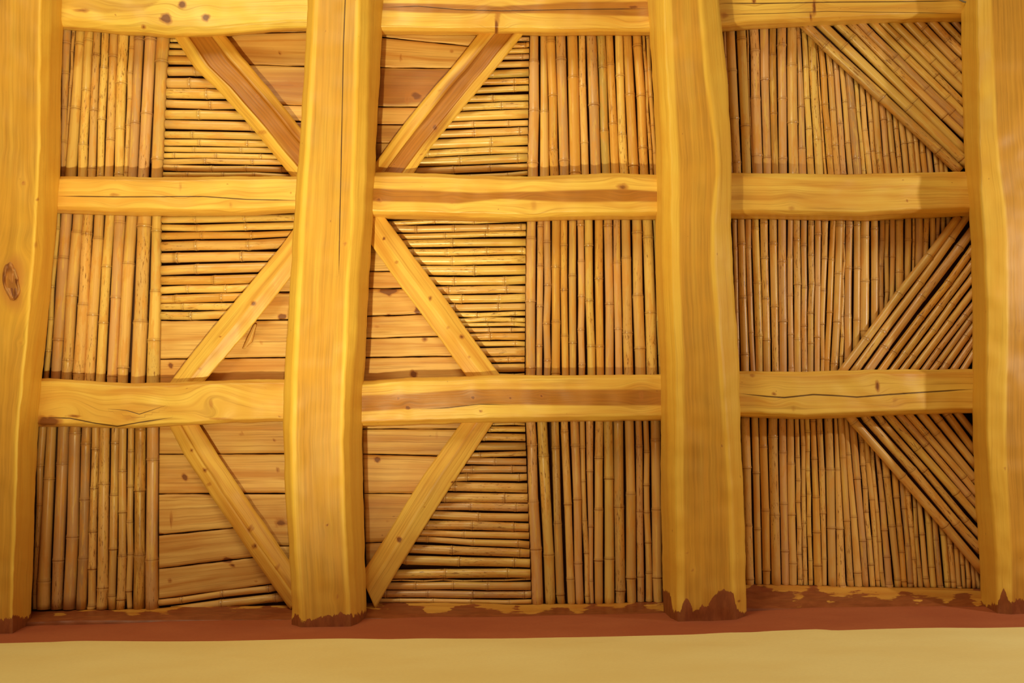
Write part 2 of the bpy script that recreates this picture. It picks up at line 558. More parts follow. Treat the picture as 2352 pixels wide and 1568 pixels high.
# first beam
y1 = [-620, 0, 180, 330, 400, 500, 600, 700, 800, 900, 1000, 1120, 1280, 1400, 1472]
cR = [97, 94, 91, 92, 88, 84, 78, 68, 60, 50, 40, 38, 33, 29, 28]
eR = [121, 117, 114, 108, 105, 100, 97, 85, 77, 67, 53, 50, 43, 38, 36]
dR = [155, 148, 140, 138, 138, 131, 121, 113, 103, 93, 87, 80, 76, 70, 68]
oL = [-48, -50, -53, -56, -58, -62, -68, -75, -84, -93, -101, -105, -110, -112, -112]
cL = [x + 18 for x in oL]
lines = [rows(y1, [x + 14 for x in oL]), rows(y1, oL), rows(y1, cL), rows(y1, cR), rows(y1, eR), rows(y1, dR), rows(y1, [x + 1 for x in dR])]
b1 = loft('main_beam', 'poplar_beam', lines, [ZD - 0.014, zE, ZF, ZF, zE, ZC + 0.004, ZD - 0.014], [4, 4, 30, 7, 9, 4], 1, 5, 33,
          heart=('band', rows(y1, [x + 14 for x in cL]), rows(y1, [x - 5 for x in cR]), 0.7), knots=[(28, 648, 25, 52, .62), (82, 562, 5, 9, .4), (54, 420, 4, 4, .6), (86, 458, 4, 4, .6), (48, 787, 3, 4, .4)],
          paint=('below', [(-120, 1424), (25, 1424), (32, 1412), (48, 1420), (60, 1418), (75, 1405)]), bump=0.002)
tag(b1, 'thick pale hewn beam with a big bark knot, at the far left edge', 'beam')
# third beam
dL = [1478, 1487, 1499, 1507, 1507, 1506, 1505, 1511, 1517, 1519, 1519, 1522, 1524, 1525]
eL = [1498, 1506, 1512, 1521, 1522, 1522, 1522, 1527, 1532, 1534, 1534, 1539, 1541, 1542]
cL = [x + d for x, d in zip(eL, [18, 18, 20, 20, 20, 20, 21, 21, 21, 20, 18, 16, 15, 15])]
cR = [1604, 1612, 1625, 1648, 1652, 1642, 1641, 1651, 1660, 1672, 1681, 1686, 1689, 1690]
oR = [1643, 1651, 1670, 1679, 1680, 1679, 1682, 1690, 1698, 1701, 1707, 1712, 1714, 1715]
y3 = [-620, 0, 170, 330, 400, 500, 600, 720, 840, 1000, 1120, 1280, 1400, 1450]
lines = [rows(y3, [x - 1 for x in dL]), rows(y3, dL), rows(y3, eL), rows(y3, cL), rows(y3, cR), rows(y3, oR), rows(y3, [x - 16 for x in oR])]
b3 = loft('main_beam', 'poplar_beam', lines, [ZD - 0.014, ZC + 0.004, zE, ZF, ZF, zE, ZD - 0.014], [4, 7, 6, 26, 6, 4], 1, 5, 47,
          heart=('band', rows(y3, [x + 16 for x in cL]), rows(y3, [x - 8 for x in cR]), 0.72), knots=[(1578, 1268, 3, 2, .6), (1592, 1308, 3, 3, .7), (1700, 735, 3, 4, .5), (1698, 1380, 3, 3, .7)],  # heartwood tone that also paints in the brightly lit left chamfer
          crack=[([(1262, 1530), (1275, 1565), (1280, 1600)], 1.0)],
          paint=('below', [(1520, 1352), (1540, 1362), (1544, 1398), (1562, 1405), (1572, 1378), (1582, 1376), (1590, 1398), (1625, 1394), (1642, 1362),
                           (1660, 1352), (1684, 1362), (1690, 1392), (1700, 1408), (1716, 1402)]), bump=0.0024)
tag(b3, 'thick pale hewn beam whose wall end is smeared with red paint, middle right', 'beam')
# fourth beam
y4 = [-620, 0, 100, 300, 400, 480, 560, 720, 880, 1000, 1120, 1280, 1400, 1440]
dL = [2202, 2208, 2208, 2214, 2218, 2226, 2231, 2234, 2234, 2235, 2239, 2250, 2255, 2256]
eL = [2240, 2245, 2246, 2248, 2251, 2256, 2261, 2268, 2266, 2266, 2277, 2289, 2291, 2291]
cL = [2270, 2275, 2278, 2286, 2295, 2306, 2311, 2312, 2308, 2306, 2311, 2321, 2322, 2322]
cR = [x + 95 for x in cL]
oR = [x + 24 for x in cR]
lines = [rows(y4, [x - 1 for x in dL]), rows(y4, dL), rows(y4, eL), rows(y4, cL), rows(y4, cR), rows(y4, oR), rows(y4, [x - 16 for x in oR])]
b4 = loft('main_beam', 'poplar_beam', lines, [ZD - 0.014, ZC + 0.004, zE - 0.02, ZF, ZF + 0.004, zE, ZD - 0.014], [4, 9, 8, 22, 5, 4], 1, 5, 59,
          heart=('band', rows(y4, [x + 3 for x in cL]), rows(y4, [x - 10 for x in cR]), 0.8), knots=[(2308, 1076, 3, 3, .6), (2341, 760, 3, 3, .5)],  # face painted duller to imitate light falling on the left chamfer
          paint=('below', [(2240, 1392), (2290, 1386), (2297, 1372), (2306, 1350), (2312, 1370), (2322, 1382), (2340, 1376), (2480, 1376)]), bump=0.0024)
tag(b4, 'thick pale hewn beam with a broad orange side, at the far right edge', 'beam')


# bark knot on the first beam: torn lips round a hollow
def bark_knot():
    a = np.linspace(0, 2 * math.pi, 48, endpoint=False)
    rr = np.linspace(0, 1, 14)
    A, RR = np.meshgrid(a, rr)
    rad = 1 + 0.25 * vnoise(A * 1.4 + 3, 0 * A, 5) + 0.10 * vnoise(A * 6 + 3, 0 * A, 6)
    px = 26 + 20 * RR * rad * np.cos(A) + 4 * np.sin(RR * rad * np.sin(A) * 2.4)
    py = 648 + 46 * RR * rad * np.sin(A)
    h = 0.006 * np.exp(-((RR - 0.8) / 0.16) ** 2) + 0.011 * np.abs(vnoise(px / 7, py / 24, 8)) - 0.002
    h = h * np.clip((1 - RR) * 8, 0, 1) - 0.002 * (RR > 0.98)
    z = ZF - h
    W = at(px, py, z).reshape(-1, 3)
    m, n = A.shape
    f = []
    for i in range(m - 1):
        for j in range(n):
            k = (j + 1) % n
            f.append([i * n + j, i * n + k, (i + 1) * n + k, (i + 1) * n + j])
    mk = np.zeros((m * n, 4))
    mk[:, 3] = 99
    mk[:, 2] = np.clip(0.30 + 0.9 * vnoise(px / 9, py / 22, 12) + 0.5 * (np.abs(px - 34 - 4 * np.sin(py / 9)) < 5) * (py > 640), 0, 1).ravel()
    tv = np.ones((m * n, 4))
    tv[:, :3] = (0.62, 0.52, 0.62)
    uv_ = np.stack([py * 0.001, px * 0.001], -1).reshape(-1, 2)
    o = link_mesh('bark_knot', W, f, 'sawn_board', b1, uv_, mk, tv)
    o['label'] = 'rough grey brown bark knot'


bark_knot()

# ------------------------------------------------------------------ cross beams
SIDE = 5


def cross(label, top, bot, side, seed, heart=None, knots=(), crack=None, tint=(1, 1, 1), topch=9, zc=None, group=None, botch=9):
    """top, bot: drawn outlines; side: how much of the lower outline is the beam's flank."""
    zc = ZC if zc is None else zc
    ext = 8
    t = [(top[0][0] - ext, top[0][1])] + list(top) + [(top[-1][0] + ext, top[-1][1])]
    b_ = [(bot[0][0] - ext, bot[0][1])] + list(bot) + [(bot[-1][0] + ext, bot[-1][1])]
    l0 = [(x, y + 10) for x, y in t]
    l2 = [(x, y + topch) for x, y in t]
    l5 = b_
    l4 = [(x, y - side) for x, y in b_]
    l3 = [(x, y - side - botch) for x, y in b_]
    o = loft('cross_beam', 'poplar_cross_beam', [l0, t, l2, l3, l4, l5], [ZD - 0.014, zc + 0.014, zc, zc, zc + 0.012, ZD - 0.016],
             [3, 4, 22, 4, 5], 0, 4, seed, heart=heart, knots=knots, crack=crack, tint=tint, wob=1.3, bump=0.0022)
    return tag(o, label, 'beam', group)


cross('broad pale cross beam with three dark knots at the top of the left bay',
      [(148, -46), (400, -50), (702, -44)],
      [(148, 68), (233, 75), (300, 83), (333, 82), (400, 89), (500, 87), (567, 80), (650, 72), (702, 72)], 8, 101,
      knots=[(382, 42, 11, 10, 1.0), (473, 40, 9, 7, .95), (418, 10, 7, 8, 1.0), (330, 62, 6, 5, .7), (190, 24, 16, 4, .6), (265, 33, 3, 2, .6)],
      heart=('band', [(140, -60), (702, -60)], [(140, 12), (240, 34), (330, 26), (420, -30), (702, -50)], 0.45), zc=ZC - 0.012, botch=16, tint=(1.02, 1.12, 1.1))
cross('pale cross beam with dark heartwood stripe at the top of the middle bay',
      [(880, -26), (1200, -28), (1491, -24)], [(880, 80), (1084, 82), (1284, 83), (1491, 82)], 10, 102,
      heart=('band', [(880, 6), (1000, 8), (1150, 14), (1300, 6), (1491, 4)], [(880, 24), (960, 28), (1100, 32), (1250, 30), (1491, 38)], 1.0),
      knots=[(1140, 62, 3.2, 16, .95), (1455, 16, 15, 4, .8), (1143, 38, 6, 12, .5)],
      crack=[([(880, 17), (960, 14), (1050, 22), (1150, 25), (1300, 22), (1491, 20)], 1.1)])
cross('pale cross beam with a slanting dark scar at the top of the right bay',
      [(1650, -28), (1900, -30), (2200, -28)], [(1660, 74), (1735, 67), (1855, 62), (2035, 55), (2206, 53)], 13, 103,
      knots=[(1870, 18, 3, 14, .9), (1863, 38, 2.6, 10, .8), (1665, 36, 8, 6, .5), (1732, 3, 4, 5, .8)],
      crack=[([(1650, 7), (1750, 8), (1900, 5), (2050, 4), (2206, 2)], 1.2), ([(1650, 34), (1800, 30), (1900, 26), (2206, 31)], 0.7)])
cross('pale cross beam split lengthwise by a crack, under the bright top left square',
      [(138, 404), (317, 406), (417, 408), (533, 405), (684, 405)], [(133, 490), (267, 495), (433, 496), (567, 496), (677, 490)], 9, 104,
      knots=[(262, 447, 11, 4, .45), (414, 428, 3, 12, .35), (530, 470, 4, 9, .3), (668, 443, 3, 3, .5)],
      crack=[([(128, 450), (284, 452), (467, 451), (567, 458), (690, 460)], 1.3)], tint=(1.03, 1.05, 1.1), topch=7)
cross("upper of the two cross beams with a brown band inside the middle bay",
      [(862, 396), (967, 397), (1051, 402), (1217, 405), (1334, 400), (1417, 397), (1507, 402)],
      [(856, 503), (1000, 505), (1084, 509), (1217, 509), (1350, 505), (1507, 505)], 10, 105,
      heart=('band', [(850, 433), (960, 437), (1100, 442), (1300, 437), (1430, 434), (1510, 440)],
             [(850, 462), (950, 464), (1050, 468), (1150, 458), (1300, 464), (1510, 463)], 1.0),
      knots=[(870, 458, 7, 5, .7), (1430, 430, 12, 7, .65), (1226, 470, 10, 14, .35), (1040, 462, 8, 5, .45)], tint=(1, 1, 1))
cross("smooth cross beam with an oval grain figure, in the right bay",
      [(1680, 397), (1801, 398), (1968, 400), (2035, 398), (2218, 394)], [(1678, 503), (1835, 505), (1985, 508), (2068, 503), (2226, 498)], 13, 106,
      heart=('band', [(1670, 430), (1760, 428), (1860, 440), (1935, 448), (1945, 460), (2230, 460)],
             [(1670, 460), (1760, 462), (1860, 458), (1935, 449), (1945, 452), (2230, 452)], 0.38),
      knots=[(1818, 478, 9, 6, .4), (2083, 461, 2, 2, .8)])
cross('crooked cross beam with torn bark at its left lower edge, in the left bay',
      [(97, 867), (200, 873), (300, 880), (417, 877), (533, 872), (654, 871)],
      [(88, 980), (167, 980), (233, 983), (300, 984), (433, 977), (533, 972), (652, 968)], 2, 107,
      heart=('band', [(80, 880), (300, 890), (450, 886), (660, 880)], [(80, 890), (300, 904), (450, 896), (660, 892)], 0.3),
      knots=[(112, 968, 24, 9, .95), (170, 955, 16, 3, .7), (485, 927, 5, 14, .4), (300, 960, 26, 7, .3), (506, 962, 26, 3, .5)],
      crack=[([(88, 958), (160, 960), (220, 972), (270, 979), (320, 970), (400, 958)], 1.5), ([(240, 938), (290, 942), (320, 951), (390, 928)], 1.0)],
      topch=8, botch=6, tint=(0.97, 0.96, 0.97))
cross("lower cross beam with a brown band inside the middle bay, above the flat brace",
      [(834, 875), (917, 868), (1067, 865), (1134, 860), (1251, 861), (1518, 859)],
      [(832, 980), (917, 978), (1050, 973), (1100, 972), (1251, 969), (1519, 966)], 3, 108,
      heart=('band', [(825, 908), (930, 905), (1050, 895), (1150, 893), (1350, 895), (1520, 895)],
             [(825, 945), (930, 938), (1030, 937), (1100, 928), (1350, 931), (1520, 931)], 1.0),
      knots=[(915, 915, 5, 4, .7), (937, 936, 5, 4, 1.), (1086, 913, 6, 4, .8), (1172, 914, 3, 3, .8), (1244, 909, 4, 4, .8), (1473, 907, 5, 12, .5),
             (1104, 944, 4, 3, .7)],
      crack=[([(960, 940), (1030, 936), (1100, 928), (1180, 930)], 0.9)])
cross("pale cross beam with a wavy dark split, in the right bay",
      [(1700, 852), (1851, 853), (1968, 850), (2101, 848), (2233, 848)], [(1701, 957), (1851, 963), (1968, 958), (2101, 952), (2235, 949)], 3, 109,
      knots=[(2015, 887, 4, 10, .8), (1778, 904, 6, 3, .7), (1727, 862, 6, 4, .5), (1822, 939, 6, 8, .35), (2055, 918, 7, 8, .3)],
      crack=[([(1695, 903), (1760, 910), (1801, 913), (1868, 906), (1930, 909), (1968, 912), (2040, 906), (2101, 902), (2240, 893)], 1.7)])

# ------------------------------------------------------------------ wall plates
def plate(label, top, bot, bulge, seed, thr, knots=()):
    ext = 14
    t = [(top[0][0] - ext, top[0][1])] + top + [(top[-1][0] + ext, top[-1][1])]
    b_ = [(bot[0][0] - ext, bot[0][1])] + bot + [(bot[-1][0] + ext, bot[-1][1])]
    h = [(a[0], a[1] * 0.72 + np.interp(a[0], [q[0] for q in b_], [q[1] for q in b_]) * 0.28) for a in t]
    l2 = [(a[0], a[1] * 0.35 + np.interp(a[0], [q[0] for q in b_], [q[1] for q in b_]) * 0.65) for a in t]
    bk = [(x, y + 44) for x, y in b_]
    bb = [(x, y + 60) for x, y in t]
    o = loft('wall_plate', 'poplar_cross_beam', [bb, t, h, l2, b_, bk][1:], [ZD - 0.006, ZD - 0.030, ZD - 0.080, ZD - 0.106, ZD - 0.104],
             [5, 6, 6, 4], 0, 4, seed, paint=('rough', thr), knots=knots, wob=0.9, bump=0.002, tint=(0.80, 0.64, 0.58))
    return tag(o, label, 'beam')


plate("low timber plate on the wall top, smeared with red, in the left bay",
      [(80, 1403), (200, 1400), (350, 1397), (383, 1393), (668, 1389)], [(73, 1429), (200, 1424), (333, 1424), (669, 1424)], 4, 201, 0.10)
plate('low curved timber plate on the wall top with dark red stains, in the middle bay',
      [(841, 1383), (1017, 1383), (1217, 1387), (1384, 1385), (1522, 1381)], [(844, 1420), (1050, 1427), (1217, 1427), (1350, 1423), (1522, 1416)], 4, 202, 0.14)
plate('rough log plate on the wall top with a dark knot, in the right bay',
      [(1712, 1340), (1801, 1342), (1968, 1346), (2101, 1348), (2258, 1351)], [(1715, 1398), (1868, 1399), (2001, 1396), (2135, 1393), (2258, 1391)], 8, 203, 0.34,
      knots=[(1754, 1352, 8, 9, .95)])

# ------------------------------------------------------------------ braces
def brace(label, Lp, Rp, seed, creases, heart=None, knots=(), crack=None, tint=(1, 1, 1), side=3):
    n = 60
    a = resample(Lp, n, None)
    b_ = resample(Rp, n, None)
    ls = [a * (1 - c[0]) + b_ * c[0] for c in creases]
    zs = [ZB + c[1] for c in creases]
    lines = [a] + ls + [b_]
    lines = [l.tolist() for l in [a * 0.98 + b_ * 0.02] + lines + [b_ * 0.98 + a * 0.02]]
    z = [ZD - 0.0125] + [ZB + 0.006] + zs + [ZB + 0.006] + [ZD - 0.0125]
    ns = [3, 4] + [10] * (len(creases) - 1) + [4, 3] if len(creases) > 1 else [3, 10, 10, 3]
    o = loft('brace', 'poplar_cross_beam', lines, z, ns, None, 4, seed, heart=heart, knots=knots, crack=crack, wob=0.9, bump=0.0015, tint=tint)
    return tag(o, label, 'brace')


brace("grooved diagonal brace in the left bay's top square, running down to the right",
      [(392, 72), (447, 157), (497, 203), (593, 310), (667, 402), (712, 460)], [(512, 74), (573, 150), (640, 230), (687, 290), (745, 350)], 301,
      [(0.27, -0.006), (0.30, 0.0), (0.70, 0.0), (0.73, -0.006)], heart=('mid', 0.26, 1.0), knots=[(592, 221, 6, 5, .6), (499, 140, 5, 4, .5), (602, 304, 12, 5, .5)],
      tint=(0.97, 0.92, 0.8))
brace("grooved diagonal brace in the middle bay's top square, running down to the left",
      [(1108, 66), (1037, 157), (997, 200), (927, 287), (864, 370), (835, 410)], [(1212, 66), (1151, 143), (1071, 240), (997, 330), (940, 411)], 302,
      [(0.34, -0.006), (0.37, 0.0), (0.74, 0.0), (0.77, -0.006)], heart=('mid', 0.24, 1.0), knots=[(999, 293, 7, 8, .75), (1008, 207, 6, 5, .4), (905, 378, 4, 3, .7), (968, 356, 2, 2, .9)],
      tint=(0.97, 0.92, 0.82))
brace('smooth straight diagonal brace above the crooked cross beam in the left bay',
      [(700, 490), (647, 563), (550, 680), (450, 800), (385, 886)], [(704, 590), (623, 693), (533, 803), (460, 888)], 303,
      [(0.5, -0.004)], heart=('mid', 0.12, 0.35), knots=[(582, 697, 5, 5, .8), (506, 772, 2, 2, .8), (459, 847, 4, 4, .6)], tint=(0.98, 0.95, 0.92))
brace("long straight diagonal brace in the middle bay's middle square",
      [(820, 504), (854, 563), (917, 653), (997, 760), (1067, 857), (1080, 880)], [(880, 492), (951, 590), (1024, 687), (1084, 773), (1147, 858), (1160, 880)], 304,
      [(0.5, -0.004)], knots=[(882, 548, 3, 3, .9), (988, 685, 4, 6, .7), (1060, 773, 5, 5, .75), (911, 602, 4, 4, .6), (1029, 752, 4, 4, .4), (1078, 820, 3, 3, .5)], tint=(0.97, 0.92, 0.88))
brace("diagonal brace with brown knots along its ridge, in the left bay's bottom square",
      [(382, 966), (420, 1040), (477, 1127), (567, 1260), (657, 1387), (668, 1400)], [(450, 964), (500, 1043), (583, 1167), (663, 1283), (700, 1336)], 305,
      [(0.40, -0.005), (0.43, -0.001)], knots=[(440, 1033, 3, 4, .8), (471, 1079, 5, 4, .8), (480, 1112, 4, 3, .8), (575, 1215, 6, 6, .8), (585, 1254, 6, 5, .85), (637, 1302, 5, 5, .8)],
      heart=('mid', 0.05, 0.6), tint=(0.95, 0.88, 0.84))
brace('plain flat diagonal brace with a few small knots, bottom of the middle bay',
      [(1064, 964), (971, 1093), (884, 1237), (828, 1320)], [(1140, 960), (1064, 1073), (991, 1187), (917, 1303), (862, 1398)], 306,
      [(0.5, -0.003)], knots=[(1039, 1107, 3, 3, .95), (917, 1239, 5, 6, .95), (975, 1153, 1.5, 1.5, .7), (975, 1164, 1.5, 1.5, .7)], tint=(0.95, 0.92, 0.92))

# splinter beside the left brace
loft('splinter', 'sawn_board', [[(583, 742), (566, 776), (556, 800)], [(588, 744), (574, 782), (562, 802)], [(590, 746), (580, 785), (563, 800)]],
     [ZD - 0.014, ZD - 0.022, ZD - 0.014], [3, 3], None, 4, 77, wob=0.3)
tag([o for o in sc.objects if o.name.startswith('splinter')][0],
    'small wooden splinter hanging beside the smooth left bay brace', 'splinter')

# ------------------------------------------------------------------ infill panels
TO = {'A': (0, 0), 'B': (0, 480), 'C': (0, 960), 'D': (784, 0), 'E': (784, 480), 'F': (784, 960), 'G': (1568, 0), 'H': (1568, 480), 'I': (1568, 960)}


def T(tile, x, y):
    return TO[tile][0] + x / 3.0, TO[tile][1] + y / 3.0


def isect(l1, l2):
    (x1, y1), (x2, y2) = l1
    (x3, y3), (x4, y4) = l2
    d = (x1 - x2) * (y3 - y4) - (y1 - y2) * (x3 - x4)
    a = x1 * y2 - y1 * x2
    b_ = x3 * y4 - y3 * x4
    return ((a * (x3 - x4) - (x1 - x2) * b_) / d, (a * (y3 - y4) - (y1 - y2) * b_) / d)


CANE_COL = {'yellow': (0.82, 0.55, 0.15), 'tan': (0.76, 0.46, 0.15), 'orange': (0.72, 0.37, 0.075), 'pink': (0.68, 0.39, 0.17), 'dark': (0.50, 0.27, 0.09)}
PAL = {'pale': ['yellow', 'tan', 'tan', 'tan', 'yellow', 'pink'], 'mixed': ['orange', 'pink', 'yellow', 'orange', 'pink', 'tan'],
       'gold': ['yellow', 'yellow', 'tan', 'tan', 'tan', 'yellow', 'yellow', 'orange', 'pink'], 'brown': ['tan', 'tan', 'tan', 'tan', 'orange', 'pink', 'yellow', 'tan', 'pink']}
SEG = 12


def cane(parent, p0, p1, w0, w1, pal, zoff=0.0, nodes_=None):
    """one cane between two drawn points; w in picture px. Built round, with swollen joints and a slight bend at each."""
    a = at(p0[0], p0[1], ZD + zoff)
    b_ = at(p1[0], p1[1], ZD + zoff)
    L = float(np.linalg.norm(b_ - a))
    if L < 0.012:
        return
    dpx = math.hypot(p1[0] - p0[0], p1[1] - p0[1])
    sc_ = L / dpx
    r0, r1 = w0 * sc_ / 2 * 0.985, w1 * sc_ / 2 * 0.985
    R_ = (r0 + r1) / 2
    d = (b_ - a) / L
    side = np.cross(d, (0, 0, 1.0))
    side /= np.linalg.norm(side)
    up = np.array((0, 0, -1.0))
    # joints
    gap = max(0.045, R_ * 2 * R.uniform(4.5, 9.5))
    ns_ = []
    s = R.uniform(0.1, 1.0) * gap
    while s < L - 0.006:
        if s > 0.006:
            ns_.append(s)
        s += gap * R.uniform(0.88, 1.14)
    kn = [0.0] + ns_ + [L]
    jog = {k: (R.uniform(-1, 1) * 0.0016, R.uniform(-1, 1) * 0.0012) for k in kn}
    st = [(0.0, 1.0, 0.0)]
    for i in range(len(kn) - 1):
        s0, s1 = kn[i], kn[i + 1]
        if i > 0:
            st += [(s0 - 0.0075, 1.0, 0.0), (s0 - 0.0035, 1.05, 0.38), (s0 - 0.0012, 1.11, 0.10), (s0, 1.0, 0.95),
                   (s0 + 0.0016, 1.07, 0.25), (s0 + 0.006, 1.0, 0.0)]
        l = s1 - s0
        for k in (0.2, 0.4, 0.6, 0.8):
            if l > 0.03:
                st.append((s0 + l * k, 0.985, 0.0))
    st.append((L, 1.0, 0.0))
    st = sorted(q for q in st if 0 <= q[0] <= L)
    S = np.array(st)
    jk = np.array([jog[k] for k in kn])
    jx = np.interp(S[:, 0], kn, jk[:, 0])
    jz = np.interp(S[:, 0], kn, jk[:, 1])
    rad = (r0 + (r1 - r0) * S[:, 0] / L) * S[:, 1]
    jr = np.array([R.uniform(0.93, 1.035) for _ in range(len(kn) + 1)])
    rad = rad * jr[np.searchsorted(np.array(kn[1:-1] + [1e9]), S[:, 0], side='right')]
    th = np.linspace(0, 2 * math.pi, SEG, endpoint=False)
    C_ = a[None] + d[None] * S[:, :1] + side[None] * jx[:, None] + up[None] * jz[:, None]
    ring = C_[:, None, :] + (np.cos(th)[None, :, None] * side[None, None] + np.sin(th)[None, :, None] * up[None, None]) * rad[:, None, None]
    n = len(S)
    V_ = ring.reshape(-1, 3)
    i_ = np.arange(n * SEG).reshape(n, SEG)
    q = np.stack([i_[:-1], np.roll(i_, -1, 1)[:-1], np.roll(i_, -1, 1)[1:], i_[1:]], -1).reshape(-1, 4).tolist()
    q += [i_[0, ::-1].tolist(), i_[-1].tolist()]
    base = np.array(CANE_COL[R.choice(PAL[pal])]) * R.uniform(0.90, 1.08)
    if R.random() < 0.05:
        base = base * 0.72
    inter = np.searchsorted(np.array(kn[1:-1] + [1e9]), S[:, 0], side='right')
    var = np.array([R.uniform(0.90, 1.07) for _ in range(len(kn) + 1)])
    col = base[None] * var[np.minimum(inter, len(kn))][:, None]
    tv = np.ones((n, SEG, 4))
    tv[..., :3] = col[:, None, :]
    tv[..., 3] = (S[:, 2] * R.uniform(0.5, 0.95))[:, None]
    off = NPR.uniform(0, 60, 2)
    uv_ = np.stack([np.repeat(S[:, :1] + off[0], SEG, 1), np.repeat((th * R_)[None] + off[1], n, 0)], -1)
    o = link_mesh('cane', V_, q, 'varnished_cane', parent, uv_.reshape(-1, 2), None, tv.reshape(-1, 4))
    return o


def panel(name, label, cat, pxc, pyc, group=None):
    return empty(name, Vector(at(pxc, pyc, ZD).tolist()), label, cat, group)


def pairs(s):
    out = []
    for q in s.replace(',', ' ').split():
        k = q.rindex('-') if q.count('-') == 1 else q.index('-', 1)
        out.append((float(q[:k]), float(q[k + 1:])))
    return out


def vset(parent, tile, yA, A_, yB, B_, lo, hi, pal, zoff=0.0, cuts=None):
    """upright canes. A_, B_: their edges on picture rows yA and yB (tile units); lo, hi: picture rows where they start and end."""
    for k, ((a0, a1), (b0, b1)) in enumerate(zip(pairs(A_), pairs(B_))):
        ca = T(tile, (a0 + a1) / 2, yA)
        cb = T(tile, (b0 + b1) / 2, yB)
        ln = (ca, cb)
        p0 = isect(ln, ((0, lo), (100, lo)))
        p1 = isect(ln, ((0, hi), (100, hi)))
        if cuts is not None:                 # a leaning cane runs over these: stop under it
            q = isect(ln, cuts)
            if q[1] > p0[1] and q[0] > cuts[0][0] and cuts[2 if len(cuts) > 2 else 0] is not None:
                if q[1] < p1[1]:
                    p0 = q
        wa, wb = (a1 - a0) / 3, (b1 - b0) / 3
        cane(parent, p0, p1, wa, wb, pal, zoff + R.uniform(-0.002, 0.001))


def hset(parent, tile, xA, A_, xB, B_, L_, R_, pal, zoff=0.0):
    """level canes. A_, B_: edges on picture columns xA, xB (tile units); L_, R_: lines (tile units) they stop at."""
    LL = [T(tile, *p) for p in L_]
    RR = [T(tile, *p) for p in R_]
    for (a0, a1), (b0, b1) in zip(pairs(A_), pairs(B_)):
        ln = (T(tile, xA, (a0 + a1) / 2), T(tile, xB, (b0 + b1) / 2))
        p0, p1 = isect(ln, LL), isect(ln, RR)
        if p1[0] - p0[0] < 12:
            continue
        cane(parent, p0, p1, (a1 - a0) / 3, (b1 - b0) / 3, pal, zoff + R.uniform(-0.002, 0.001))


def dset(parent, tile, rows_, pal, zoff, e0=0.0, e1=0.0):
    for x0, y0, x1, y1, wd in rows_:
        a = np.array(T(tile, x0, y0))
        b_ = np.array(T(tile, x1, y1))
        d = (b_ - a) / np.linalg.norm(b_ - a)
        cane(parent, tuple(a - d * e0), tuple(b_ + d * e1), wd / 3, wd / 3, pal, zoff + R.uniform(-0.002, 0.001))


def shift(s, d0, d1=None):
    ps = pairs(s)
    d1 = d0 if d1 is None else d1
    out = []
    for i, (a, b_) in enumerate(ps):
        d = d0 + (d1 - d0) * i / max(1, len(ps) - 1)
        out.append('%g-%g' % (a + d, b_ + d))
    return ' '.join(out)


GC = None
# left bay, uprights
p = panel('cane_panel', "pale upright canes, left side of the left bay's top square", 'cane panel', 260, 240)
vset(p, 'A', 240, '430-495 498-521 524-582 584-643 646-698 703-757 760-815 817-885 888-930 933-995 1000-1080 1085-1172',
     1190, '419-445 443-453 455-535 540-602 607-661 667-716 722-782 790-856 859-885 888-950 957-1031 1043-1128', 48, 446, 'pale')
p = panel('cane_panel', "thick pale upright canes, left side of the left bay's middle square", 'cane panel', 240, 690)
vset(p, 'B', 60, '385-412 417-497 500-575 577-648 650-720 724-787 790-865 868-948 950-1048 1052-1117',
     1180, '300-340 345-417 422-497 500-578 583-657 663-730 735-805 810-883 903-997 1013-1107', 454, 914, 'pale')
p = panel('cane_panel', "brown upright canes, left side of the left bay's bottom square", 'cane panel', 230, 1180)
vset(p, 'C', 80, '262-322 325-392 395-480 483-562 565-633 633-685 687-760 763-823 825-878 880-928 932-1005 1008-1090',
     1310, '222-248 252-345 350-430 440-525 530-600 603-662 665-745 748-802 806-865 873-915 918-1000 1003-1094', 922, 1398, 'brown')
# left bay, levels
BR1 = [(1390, 265), (2030, 1060)]
p = panel('cane_panel', "level canes left of the grooved brace in the left bay's top square", 'cane panel', 470, 260)
L1 = '243-262 266-292 298-335 340-385 390-450 457-525 535-607 612-683 688-750 753-823 828-895 900-953 957-1005 1008-1047 1050-1088 1090-1130 1135-1178 1182-1215 1218-1250'
hset(p, 'A', 1150, L1, 1750, shift(L1, 6, 8), [(1176, 240), (1128, 1205)], BR1, 'gold')
p = panel('cane_panel', "level canes left of the smooth brace in the left bay's middle square", 'cane panel', 500, 610)
hset(p, 'B', 1115, '-10-42 48-102 108-155 163-217 225-297 303-378 383-455 460-527 532-585 588-648 650-698 705-762',
     2000, '-30-24 30-84 88-142 147-192 195-275 288-358 360-430 440-505 508-565 570-630 637-690 695-755',
     [(1121, 45), (1112, 765)], [(2060, 240), (1560, 790)], 'gold')
p = panel('cane_panel', 'pair of dark sloping canes at the wall foot of the left bay', 'cane panel', 510, 1380)
dset(p, 'C', [(1098, 1268, 1905, 1166, 50), (1180, 1322, 1985, 1232, 62)], 'brown', 0.0)

